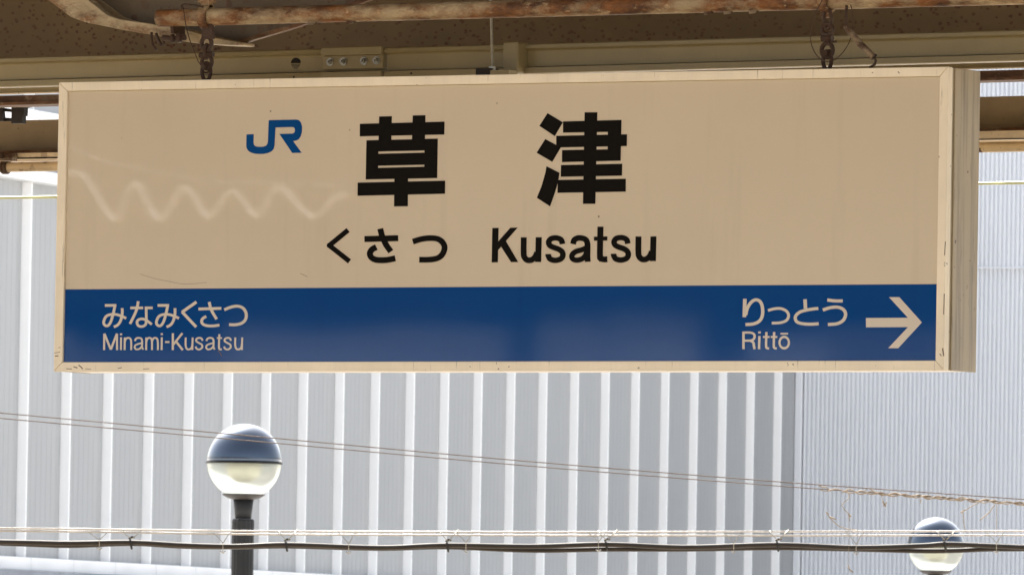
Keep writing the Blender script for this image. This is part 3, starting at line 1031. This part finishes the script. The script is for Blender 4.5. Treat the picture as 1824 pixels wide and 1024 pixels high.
# wires
m = MB()
m.tube([P(x, y, .03) for x, y in ((326, 12), (328, 25), (330, 40), (333, 54), (338, 72), (346, 92), (353, 110), (358, 117))], .95 * SP, 6)
m.tube([P(x, y, .03) for x, y in ((324, 16), (323, 10), (328, 8), (345, 10), (362, 13))], 1.8 * SP, 6)
tag(m.build('binding_wire', MAT['iron']), 'thin rusty binding wire hanging beside the left chain', 'wire')
m = MB()
loop = [(1467, -6), (1461, 8), (1452, 25), (1446, 42), (1443.5, 62), (1445.5, 80), (1452, 95), (1462, 106), (1473, 110), (1488, 106), (1502, 93), (1512, 77), (1517, 60), (1519, 40), (1517.5, 18), (1514, 8)]
pp = []
for i in range(len(loop) - 1):
    for k in range(4):
        t = k / 4
        p0 = loop[max(i - 1, 0)]; p1 = loop[i]; p2 = loop[i + 1]; p3 = loop[min(i + 2, len(loop) - 1)]
        pp.append(P(*[0.5 * ((2 * p1[j]) + (-p0[j] + p2[j]) * t + (2 * p0[j] - 5 * p1[j] + 4 * p2[j] - p3[j]) * t * t + (-p0[j] + 3 * p1[j] - 3 * p2[j] + p3[j]) * t ** 3) for j in (0, 1)], .02))
m.tube(pp, .95 * SP, 6)
tag(m.build('wire_loop', MAT['iron']), 'round loop of thin wire about the right chain', 'wire')
tb = empty('turnbuckle', P(1540, 80, .02), 'slanting worn turnbuckle rod hooked to the sign top, right of the right chain', 'turnbuckle')
WORLD_LOC[tb.name] = tb.location.copy()
MB().tube([P(1508, 10, .02), P(1507.5, 30, .02), P(1507, 48, .02)], 2.6 * SP, 8).build('upper_hook', MAT['iron'], tb)
MB().tube([P(1506, 47, .02), P(1509, 51, .02), P(1533, 80, .02)], [4.6 * SP, 5.6 * SP, 6.0 * SP], 10).build('sleeve', MAT['turnbuckle'], tb)
MB().tube([P(1533, 79, .02), P(1556, 103, .02)], [5.6 * SP, 6.2 * SP], 10).build('sleeve', MAT['turnbuckle'], tb)
MB().tube([P(1552, 104, .02), P(1561, 98, .02)], 2.4 * SP, 6).build('nut', MAT['black_iron'], tb)
MB().tube([P(1557, 102, .02), P(1560, 109, .02), P(1558, 115, .02), P(1551, 120, .03), P(1546, 128, .04)], 2.4 * SP, 8).build('lower_hook', MAT['iron'], tb)

# ------------------------------------------------------------------ the sign
SW, SH, SD = 1.8, 0.5194, 0.121
x0, x1 = -SW / 2, SW / 2
z0, z1 = SZ - SH / 2, SZ + SH / 2
sign = empty('station_sign', (0, 0, z0), 'long cream and blue hanging station name board reading Kusatsu', 'sign')
WORLD_LOC[sign.name] = sign.location.copy()
iTL, iTR, iBR, iBL = P(119.5, 163.3), P(1673.7, 135.7), P(1666, 642.6), P(111.2, 644.2)
tL, tT, tR, tB = iTL.x - x0, z1 - iTL.z, x1 - iTR.x, iBL.z - z0
print('frame widths', tL, tT, tR, tB, 'inner', iTL, iBR)
tB = (iBL.z + iBR.z) / 2 - z0; tT = z1 - (iTL.z + iTR.z) / 2
tL = (iTL.x + iBL.x) / 2 - x0; tR = x1 - (iTR.x + iBR.x) / 2
FD = 0.018
pf = 0.005                  # face set back behind the front of the frame
gp = 0.0004
def rail(pts):
    m = MB()
    a = [Vector((x, 0, z)) for x, z in pts]
    b = [v + Vector((0, FD, 0)) for v in a]
    return m.add(a + b, [(0, 1, 2, 3), (7, 6, 5, 4)] + [(i, 4 + i, 4 + (i + 1) % 4, (i + 1) % 4) for i in range(4)]).build('frame_rail', MAT['frame'], sign, bevel=0.0011)
xi0, xi1, zi0, zi1 = x0 + tL, x1 - tR, z0 + tB, z1 - tT
rail([(x0 + gp, z1), (x1 - gp, z1), (xi1 - gp, zi1), (xi0 + gp, zi1)])
rail([(x0 + gp, z0), (xi0 + gp, zi0), (xi1 - gp, zi0), (x1 - gp, z0)])
rail([(x0, z0 + gp), (x0, z1 - gp), (xi0, zi1 - gp), (xi0, zi0 + gp)])
rail([(x1, z0 + gp), (xi1, zi0 + gp), (xi1, zi1 - gp), (x1, z1 - gp)])
zband = (P(113, 515, pf).z + P(1667, 506.3, pf).z) / 2
MB().box(xi0 + .0004, xi1 - .0004, pf, pf + .006, zband, zi1 - .0004).build('face_panel', MAT['sign_white'], sign)
MB().box(xi0 + .0004, xi1 - .0004, pf, pf + .006, zi0 + .0004, zband - .0002).build('blue_band', MAT['sign_blue'], sign)
MB().box(x0 + .006, x1 - .006, pf + .008, FD - .001, z0 + .006, z1 - .006).build('backing', MAT['hole'], sign)
# box behind
ins = 0.0025
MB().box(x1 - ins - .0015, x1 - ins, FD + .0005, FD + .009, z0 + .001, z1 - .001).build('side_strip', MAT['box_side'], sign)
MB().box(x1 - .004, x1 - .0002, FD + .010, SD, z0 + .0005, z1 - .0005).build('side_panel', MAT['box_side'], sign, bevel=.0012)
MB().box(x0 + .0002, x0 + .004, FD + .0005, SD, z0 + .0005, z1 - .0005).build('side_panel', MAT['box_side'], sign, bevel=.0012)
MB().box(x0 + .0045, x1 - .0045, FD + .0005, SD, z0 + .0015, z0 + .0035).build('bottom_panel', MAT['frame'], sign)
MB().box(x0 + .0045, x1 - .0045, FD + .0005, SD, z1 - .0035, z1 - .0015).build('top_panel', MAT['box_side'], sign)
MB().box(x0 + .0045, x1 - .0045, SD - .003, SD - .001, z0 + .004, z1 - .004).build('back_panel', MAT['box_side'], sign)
# angle stiffener along the box's rear top edge and eyelets for the chains
for px, py in ((368, 140), (1473, 119)):
    q = P(px, py, YC)
    MB().box(q.x - .022, q.x + .022, YC - .014, YC + .014, z1 - .0012, z1 + .003).build('chain_plate', MAT['iron'], sign)

# ------------------------------------------------------------------ lettering
def strokes_to_mesh(polys, name, mat, label=None, depth=0.0007, pf=pf):
    """union of photograph polygons laid on the face of the sign"""
    vs2, faces = [], []
    for poly in polys:
        c2 = [Vector((x, -y)) for x, y in poly]
        ar = sum(c2[i].x * c2[(i + 1) % len(c2)].y - c2[(i + 1) % len(c2)].x * c2[i].y for i in range(len(c2)))
        if abs(ar) < 1e-3: continue
        if ar < 0: c2.reverse()
        b = len(vs2)
        vs2 += c2
        faces.append(list(range(b, b + len(c2))))
    V, E_, F_, ov, oe, of = delaunay_2d_cdt(vs2, [], faces, 0, 2e-3, True)
    polys2 = [[tuple(vs2[i]) for i in f] for f in faces]
    boxes = [(min(p[0] for p in q), max(p[0] for p in q), min(p[1] for p in q), max(p[1] for p in q)) for q in polys2]
    def inside(x, y):
        for q, (bx0, bx1, by0, by1) in zip(polys2, boxes):
            if not (bx0 <= x <= bx1 and by0 <= y <= by1): continue
            c = False
            for i in range(len(q)):
                xa, ya = q[i]; xb, yb_ = q[i - 1]
                if (ya > y) != (yb_ > y) and x < (xb - xa) * (y - ya) / (yb_ - ya) + xa: c = not c
            if c: return True
        return False
    keep = [f for f in F_ if inside(sum(V[i].x for i in f) / len(f), sum(V[i].y for i in f) / len(f))]
    cnt = {}
    for f in keep:
        for i in range(len(f)):
            a, b = f[i], f[(i + 1) % len(f)]
            cnt[(a, b)] = 1
    m = MB()
    n = len(V)
    yf, yb = pf - depth, pf - 0.00002
    W_ = [P(v.x, -v.y, pf) for v in V]
    m.v = [Vector((v.x, yf, v.z)) for v in W_] + [Vector((v.x, yb, v.z)) for v in W_]
    m.f = [list(f) for f in keep]
    for (a, b) in cnt:
        if (b, a) not in cnt:
            m.f.append([a, n + a, n + b, b])
    m.sm = [False] * len(m.f)
    used = sorted({i for f in m.f for i in f})
    mp = {o: i for i, o in enumerate(used)}
    m.v = [m.v[i] for i in used]
    m.f = [[mp[i] for i in f] for f in m.f]
    o = m.build(name, mat, sign)
    if label: o['label'] = label
    return o

def smooth_line(pts, n=7):
    q = [pts[0]] + list(pts) + [pts[-1]]
    out = []
    for i in range(1, len(q) - 2):
        for k in range(n):
            t = k / n
            p0, p1, p2, p3 = q[i - 1], q[i], q[i + 1], q[i + 2]
            out.append(tuple(0.5 * ((2 * p1[j]) + (-p0[j] + p2[j]) * t + (2 * p0[j] - 5 * p1[j] + 4 * p2[j] - p3[j]) * t * t + (-p0[j] + 3 * p1[j] - 3 * p2[j] + p3[j]) * t ** 3) for j in (0, 1)))
    out.append(tuple(pts[-1]))
    return out

def stroke(pts, w, curve=True):
    """quads following a line with width w"""
    if curve and len(pts) > 2: pts = smooth_line(pts)
    L, R_ = [], []
    n = len(pts)
    for i, p in enumerate(pts):
        if i == 0: d0 = d1 = (pts[1][0] - p[0], pts[1][1] - p[1])
        elif i == n - 1: d0 = d1 = (p[0] - pts[i - 1][0], p[1] - pts[i - 1][1])
        else:
            d0 = (p[0] - pts[i - 1][0], p[1] - pts[i - 1][1]); d1 = (pts[i + 1][0] - p[0], pts[i + 1][1] - p[1])
        l0, l1 = math.hypot(*d0), math.hypot(*d1)
        n0 = (-d0[1] / l0, d0[0] / l0); n1 = (-d1[1] / l1, d1[0] / l1)
        nx, ny = n0[0] + n1[0], n0[1] + n1[1]
        ln = math.hypot(nx, ny) or 1
        nx, ny = nx / ln, ny / ln
        c = max(0.45, nx * n0[0] + ny * n0[1])
        h = w / 2 / c
        L.append((p[0] + nx * h, p[1] + ny * h)); R_.append((p[0] - nx * h, p[1] - ny * h))
    return [[L[i], L[i + 1], R_[i + 1], R_[i]] for i in range(n - 1)]

def xf(polys, sc, ox, oy, dx=0, dy=0):
    return [[(ox + (x + dx) / sc, oy + (y + dy) / sc) for x, y in poly] for poly in polys]

# the emblem
s, ox, oy = 1824 / 420, 400, 180
Jp = [(171, 260), (226, 258), (224, 320), (227, 338), (236, 349), (252, 354), (278, 356), (304, 354), (322, 347), (333, 332), (337, 310), (343, 150),
      (555, 145), (576, 150), (591, 168), (599, 195), (600, 215), (598, 245), (589, 275), (574, 297), (554, 307), (530, 311), (597, 402), (525, 403), (425, 256),
      (525, 254), (538, 249), (545, 238), (546, 226), (543, 212), (536, 205), (524, 203), (394, 206), (387, 345), (380, 372), (363, 391), (335, 404), (300, 410), (275, 411), (240, 409), (208, 401), (184, 386), (172, 366), (169, 345)]
# split in a J part and an R part so each is a simple shape
strokes_to_mesh(xf([Jp], s, ox, oy), 'railway_emblem', MAT['ink_blue'], 'blue JR emblem')

# first kanji
K1_ = [[(1197, 121), (1295, 119), (1290, 320), (1192, 320)], [(1457, 113), (1555, 111), (1550, 320), (1450, 320)],
       [(1048, 178), (1702, 161), (1700, 261), (1047, 275)],
       [(1099, 305), (1192, 303), (1187, 606), (1093, 608)], [(1549, 294), (1650, 292), (1645, 597), (1545, 599)],
       [(1150, 304), (1600, 294), (1600, 383), (1150, 393)], [(1150, 410), (1600, 399), (1600, 493), (1150, 503)], [(1150, 519), (1600, 508), (1600, 598), (1150, 607)],
       [(1315, 590), (1420, 588), (1418, 815), (1312, 816)], [(1031, 632), (1707, 617), (1706, 718), (1030, 734)]]
strokes_to_mesh(xf(K1_, s, ox, oy), 'kanji_lettering', MAT['ink_black'], 'black kanji 草')
s2, ox2, oy2 = 1396 / 300, 900, 180
K2_ = [[(352, 102), (478, 178), (411, 292), (284, 208)], [(333, 317), (462, 385), (390, 505), (261, 430)],
       [(343, 541), (450, 596), (444, 640), (335, 590)], [(335, 590), (444, 640), (430, 700), (320, 645)], [(320, 645), (430, 700), (412, 760), (300, 712)], [(300, 712), (412, 760), (372, 873), (263, 803)],
       [(659, 95), (764, 95), (747, 853), (645, 853)],
       [(480, 171), (964, 158), (962, 256), (480, 264)], [(424, 290), (1010, 277), (1008, 375), (424, 387)], [(472, 408), (957, 400), (956, 496), (471, 508)],
       [(853, 162), (964, 158), (957, 496), (848, 498)], [(463, 532), (970, 521), (968, 620), (461, 629)], [(436, 655), (1000, 645), (999, 752), (434, 762)]]
strokes_to_mesh(xf(K2_, s2, ox2, oy2), 'kanji_lettering', MAT['ink_black'], 'black kanji 津')

# large hiragana
s3 = 1824 / 260
KU = stroke([(422, 140), (205, 318)], 62) + stroke([(205, 345), (440, 530)], 62) + [[(235, 332), (240, 285), (190, 290), (163, 310), (154, 332), (162, 352), (190, 372), (232, 378)]]
SA = stroke([(627, 252), (1048, 241)], 74) + stroke([(824, 122), (850, 220), (893, 315), (957, 408)], 72) + stroke([(775, 352), (722, 382), (695, 428), (712, 478), (765, 509), (840, 516), (920, 511), (1012, 492)], 74)
TSU = stroke([(1232, 284), (1340, 252), (1450, 240), (1540, 250), (1602, 292), (1628, 355), (1608, 430), (1560, 480), (1490, 503), (1400, 510), (1312, 509)], 71)
strokes_to_mesh(xf(KU + SA + TSU, s3, 560, 390), 'hiragana_lettering', MAT['ink_black'], 'black hiragana くさつ')

# Kusatsu
s4 = 1824 / 340
def S_(dx, dy): return [[(x + dx, y + dy) for x, y in q] for q in stroke([(815, 240), (806, 205), (780, 187), (745, 182), (705, 191), (684, 220), (694, 252), (730, 272), (775, 288), (810, 312), (820, 346), (802, 380), (750, 396), (700, 384), (681, 352), (679, 336)], 52)]
def U_2(dx, dy): return [[(x + dx, y + dy) for x, y in q] for q in stroke([(446, 176), (445, 320), (452, 365), (480, 393), (520, 392), (556, 362), (574, 320)], 55) + [[(561, 176), (617, 175), (612, 411), (556, 412)]]]
LAT = [[(146, 87), (205, 86), (198, 414), (140, 416)], [(198, 220), (318, 85), (388, 83), (272, 214), (196, 304)], [(228, 262), (273, 208), (392, 412), (325, 413)]]
LAT += U_2(0, 0) + S_(0, 0)
LAT += stroke([(918, 240), (928, 203), (958, 185), (995, 183), (1035, 197), (1054, 235), (1055, 300), (1054, 360), (1058, 409)], 54)
LAT += stroke([(1042, 278), (1000, 296), (945, 312), (914, 335), (905, 362), (920, 386), (958, 394), (1005, 380), (1038, 345), (1048, 300)], 50)
LAT += stroke([(1179, 74), (1174, 340), (1180, 372), (1205, 386), (1244, 386)], 56) + [[(1117, 170), (1245, 167), (1244, 207), (1117, 208)]]
LAT += S_(625, -3) + U_2(1096, -8)
strokes_to_mesh(xf(LAT, s4, 850, 390), 'latin_lettering', MAT['ink_black'], 'black lettering Kusatsu')

# Minami-Kusatsu
s5 = 1824 / 300
def mi(dx): return [[(x + dx, y) for x, y in q] for q in
    stroke([(165, 145), (288, 145)], 29) + stroke([(274, 145), (262, 205), (240, 290), (222, 335), (200, 362), (175, 365), (154, 345), (154, 312), (178, 265), (225, 244), (290, 244), (345, 262), (395, 284)], 28) + stroke([(352, 175), (352, 235), (335, 310), (305, 355), (262, 378)], 28)]
KN = mi(0) + mi(571)
KN += stroke([(440, 172), (578, 172)], 28) + stroke([(526, 100), (503, 205), (437, 345)], 28) + stroke([(597, 171), (682, 172)], 28)
KN += stroke([(612, 171), (613, 250), (612, 325), (600, 358), (565, 374), (528, 364), (512, 332), (525, 303), (565, 291), (610, 303), (672, 350)], 27)
KN += stroke([(1156, 108), (1000, 218)], 31) + stroke([(1000, 214), (1153, 378)], 31)
KN += stroke([(1178, 184), (1425, 177)], 30) + stroke([(1294, 108), (1318, 195), (1375, 294)], 30) + stroke([(1262, 264), (1222, 290), (1213, 325), (1235, 353), (1285, 366), (1350, 366), (1405, 357)], 29)
KN += stroke([(1458, 192), (1530, 164), (1600, 153), (1660, 174), (1694, 230), (1688, 295), (1645, 338), (1575, 354), (1510, 352)], 31)
strokes_to_mesh(xf(KN, s5, 160, 520), 'hiragana_lettering', MAT['ink_white'], 'white hiragana みなみくさつ')
def sh(q, dx, dy=0): return [[(x + dx, y + dy) for x, y in p] for p in q]
A_s = stroke([(490, 530), (502, 505), (532, 496), (560, 506), (568, 540), (567, 595), (580, 622)], 19) + stroke([(565, 552), (525, 562), (496, 576), (487, 600), (505, 620), (540, 614), (565, 588)], 18)
S_s = stroke([(1222, 527), (1211, 503), (1185, 496), (1158, 507), (1155, 532), (1185, 552), (1214, 570), (1218, 600), (1190, 621), (1160, 614), (1147, 590)], 19)
U_s = stroke([(1040, 492), (1039, 575), (1052, 614), (1080, 620), (1105, 600), (1112, 560)], 19) + stroke([(1115, 492), (1111, 627)], 19)
MK = stroke([(158, 450), (156, 628)], 21) + stroke([(296, 450), (296, 628)], 21) + stroke([(159, 450), (229, 622)], 22) + stroke([(295, 450), (229, 622)], 22)
MK += stroke([(340, 490), (338, 628)], 20) + stroke([(340, 448), (340, 468)], 22)
MK += stroke([(380, 492), (378, 628)], 20) + stroke([(380, 545), (392, 508), (420, 496), (444, 512), (450, 560), (449, 628)], 19)
MK += A_s
MK += stroke([(613, 492), (611, 628)], 20) + stroke([(613, 540), (626, 505), (650, 496), (670, 512), (675, 560), (674, 628)], 19) + stroke([(674, 540), (688, 505), (712, 496), (733, 512), (739, 560), (738, 628)], 19)
MK += stroke([(781, 490), (779, 628)], 20) + stroke([(781, 446), (781, 466)], 22) + stroke([(818, 541), (863, 541)], 20)
MK += stroke([(901, 446), (900, 628)], 22) + stroke([(1004, 446), (906, 568)], 22) + stroke([(933, 532), (1008, 628)], 23)
MK += U_s + S_s + sh(A_s, 774) + stroke([(1404, 457), (1400, 590), (1408, 618), (1430, 620)], 20) + stroke([(1378, 498), (1432, 498)], 18) + sh(S_s, 308) + sh(U_s, 537)
strokes_to_mesh(xf(MK, s5, 160, 520), 'latin_lettering', MAT['ink_white'], 'white lettering Minami-Kusatsu')

# Ritto
s6 = 1824 / 380
RK = stroke([(130, 106), (125, 263)], 30) + stroke([(137, 245), (150, 190), (180, 140), (220, 115), (258, 128), (279, 175), (280, 245), (255, 295), (205, 320), (135, 326)], 27)
RK += stroke([(328, 206), (385, 191), (440, 190), (486, 212), (504, 250), (485, 290), (435, 310), (360, 314)], 23)
RK += stroke([(644, 110), (648, 190)], 29) + stroke([(757, 188), (670, 200), (600, 220), (562, 258), (572, 300), (620, 318), (690, 323), (760, 319)], 26)
RK += stroke([(835, 116), (900, 124), (966, 124)], 27) + stroke([(797, 202), (860, 182), (925, 178), (972, 198), (991, 238), (972, 288), (920, 318), (840, 325)], 27)
strokes_to_mesh(xf(RK, s6, 1300, 510), 'hiragana_lettering', MAT['ink_white'], 'white hiragana りっとう')
RT = stroke([(118, 386), (118, 536)], 20) + stroke([(110, 395), (175, 395), (205, 406), (213, 428), (203, 452), (175, 463), (110, 463)], 19) + stroke([(178, 464), (202, 480), (207, 510), (213, 536)], 20)
RT += stroke([(254, 424), (251, 536)], 19) + stroke([(255, 385), (255, 402)], 21)
for dx in (0, 66):
    RT += sh(stroke([(314, 390), (311, 505), (318, 526), (336, 530)], 19) + stroke([(285, 432), (340, 432)], 17), dx)
el = [(466 + 40 * cos(2 * pi * i / 28), 480 + 48 * sin(2 * pi * i / 28)) for i in range(29)]
for i in range(28):
    a, b = el[i], el[i + 1]
    f = lambda p, k: (466 + (p[0] - 466) * k, 480 + (p[1] - 480) * k)
    RT.append([f(a, 1.22), f(b, 1.22), f(b, .80), f(a, .80)])
RT += stroke([(435, 404), (498, 404)], 15)
strokes_to_mesh(xf(RT, s6, 1300, 510), 'latin_lettering', MAT['ink_white'], 'white lettering Rittō')
AR = [[(1165, 270), (1524, 268), (1362, 92), (1450, 92), (1643, 308), (1440, 528), (1355, 528), (1525, 348), (1166, 350)]]
strokes_to_mesh(xf(AR, s6, 1300, 510), 'arrow', MAT['ink_white'], 'white arrow pointing right')

# small scratches on the face
for pts, w_ in (([(250, 488), (275, 496), (300, 501), (330, 506), (368, 503)], .5), ([(388, 624), (392, 628), (395, 634)], 1.2), ([(535, 487), (548, 493)], .7)):
    strokes_to_mesh(stroke(pts, w_), 'scratch', MAT['scratch'], depth=0.0003)

# paint chips and dirt marks on the frame, gathered at its lower left corner
for pts, w_ in (([(97, 628.5), (107, 627)], .9), ([(98, 634), (104, 633.5)], 1.6), ([(104, 619), (108, 618.5)], .8), ([(131, 653), (138, 655)], 1.8), ([(140, 650), (145, 654), (147, 657)], 1.8),
                ([(118, 656.5), (128, 657)], 1.3), ([(210, 656), (217, 654.5)], 1.2), ([(255, 657), (266, 656.5)], 1.0), ([(152, 656.5), (162, 657.5)], .9), ([(1679, 620), (1681, 634)], 2.0),
                ([(1674, 630), (1677, 634)], 1.5), ([(1682, 523), (1681, 560)], 1.4), ([(1684, 430), (1682.5, 455)], 1.3), ([(884, 645), (885, 649)], .7), ([(1402, 645), (1404, 649), (1403, 652)], .7)):
    strokes_to_mesh(stroke(pts, w_), 'paint_chip', MAT['scratch'], depth=0.0003, pf=0.0)

# ------------------------------------------------------------------ behind the viewer: roof edge, wire, added backdrop (seen only as reflections in the sign)
ob = empty('reflection_backdrop', (-10, -30, -1.1), 'added dark backdrop over light blocks behind the viewer, for reflections in the sign', 'building')
WORLD_LOC[ob.name] = ob.location.copy()
MB().box(-70, 50, -36, -30, 3.75, 12).build('dark_backdrop', MAT['opp_dark'], ob)  # added dark wall, keeps reflections in the upper sign dark
blocks = [(-2200, 120, 600, 0), (120, 400, 618, 1), (400, 900, 583, 0), (905, 955, 650, 1), (955, 1075, 572, 0), (1080, 1235, 548, 0), (1240, 1325, 645, 1), (1330, 1480, 600, 0), (1480, 1690, 585, 1), (1690, 2600, 600, 0)]  # added blocks, tops shaped for the pale reflections on the blue band
for bx0, bx1, row, kd in blocks:
    a_ = P(bx0, row, 30.2); c_ = P(bx1, row, 30.2)
    MB().box(a_.x, c_.x, -33, -30.2, -1.09, (a_.z + c_.z) / 2).build('backdrop_block', MAT['opp_light' if kd == 0 else 'opp_tan'], ob)
# sunlit folded sheet canopy edge whose mirror image waves across the sign
YV = 26.0
zig = [(-160, 385), (-110, 335), (-60, 387), (-15, 338), (30, 385), (80, 330), (130, 308), (160, 335), (203, 386), (235, 330), (277, 387), (320, 335), (362, 386), (408, 338), (452, 384), (492, 334), (548, 384), (585, 352), (612, 342)]
zp = smooth_line(zig, 6)
zm = MB()
vsz, fsz = [], []
for x, y in zp:
    for dy in (-2.1, 2.1):
        p = P(x, y + dy, YV)
        for yy in (-YV, -YV - 0.06):
            vsz.append((p.x, yy, p.z))
for i in range(len(zp) - 1):
    a = 4 * i
    fsz += [(a, a + 2, a + 6, a + 4), (a, a + 4, a + 5, a + 1), (a + 2, a + 3, a + 7, a + 6), (a + 1, a + 5, a + 7, a + 3)]
zm.add(vsz, fsz)
tag(zm.build('wavy_roof_edge', MAT['bright_white']), 'white wavy roof edge behind the viewer, reflected in the sign', 'roof')
wp = smooth_line([(40, 235), (129, 266), (215, 296), (305, 316), (460, 325), (560, 328), (620, 329)], 8)
tag(MB().tube([Vector((P(x, y, YV).x, -YV, P(x, y, YV).z)) for x, y in wp], 0.8 * 44 / FPX, 6).build('span_wire', MAT['bright_white']), 'light span wire behind the viewer, mirrored faintly above the wavy line on the sign', 'wire')
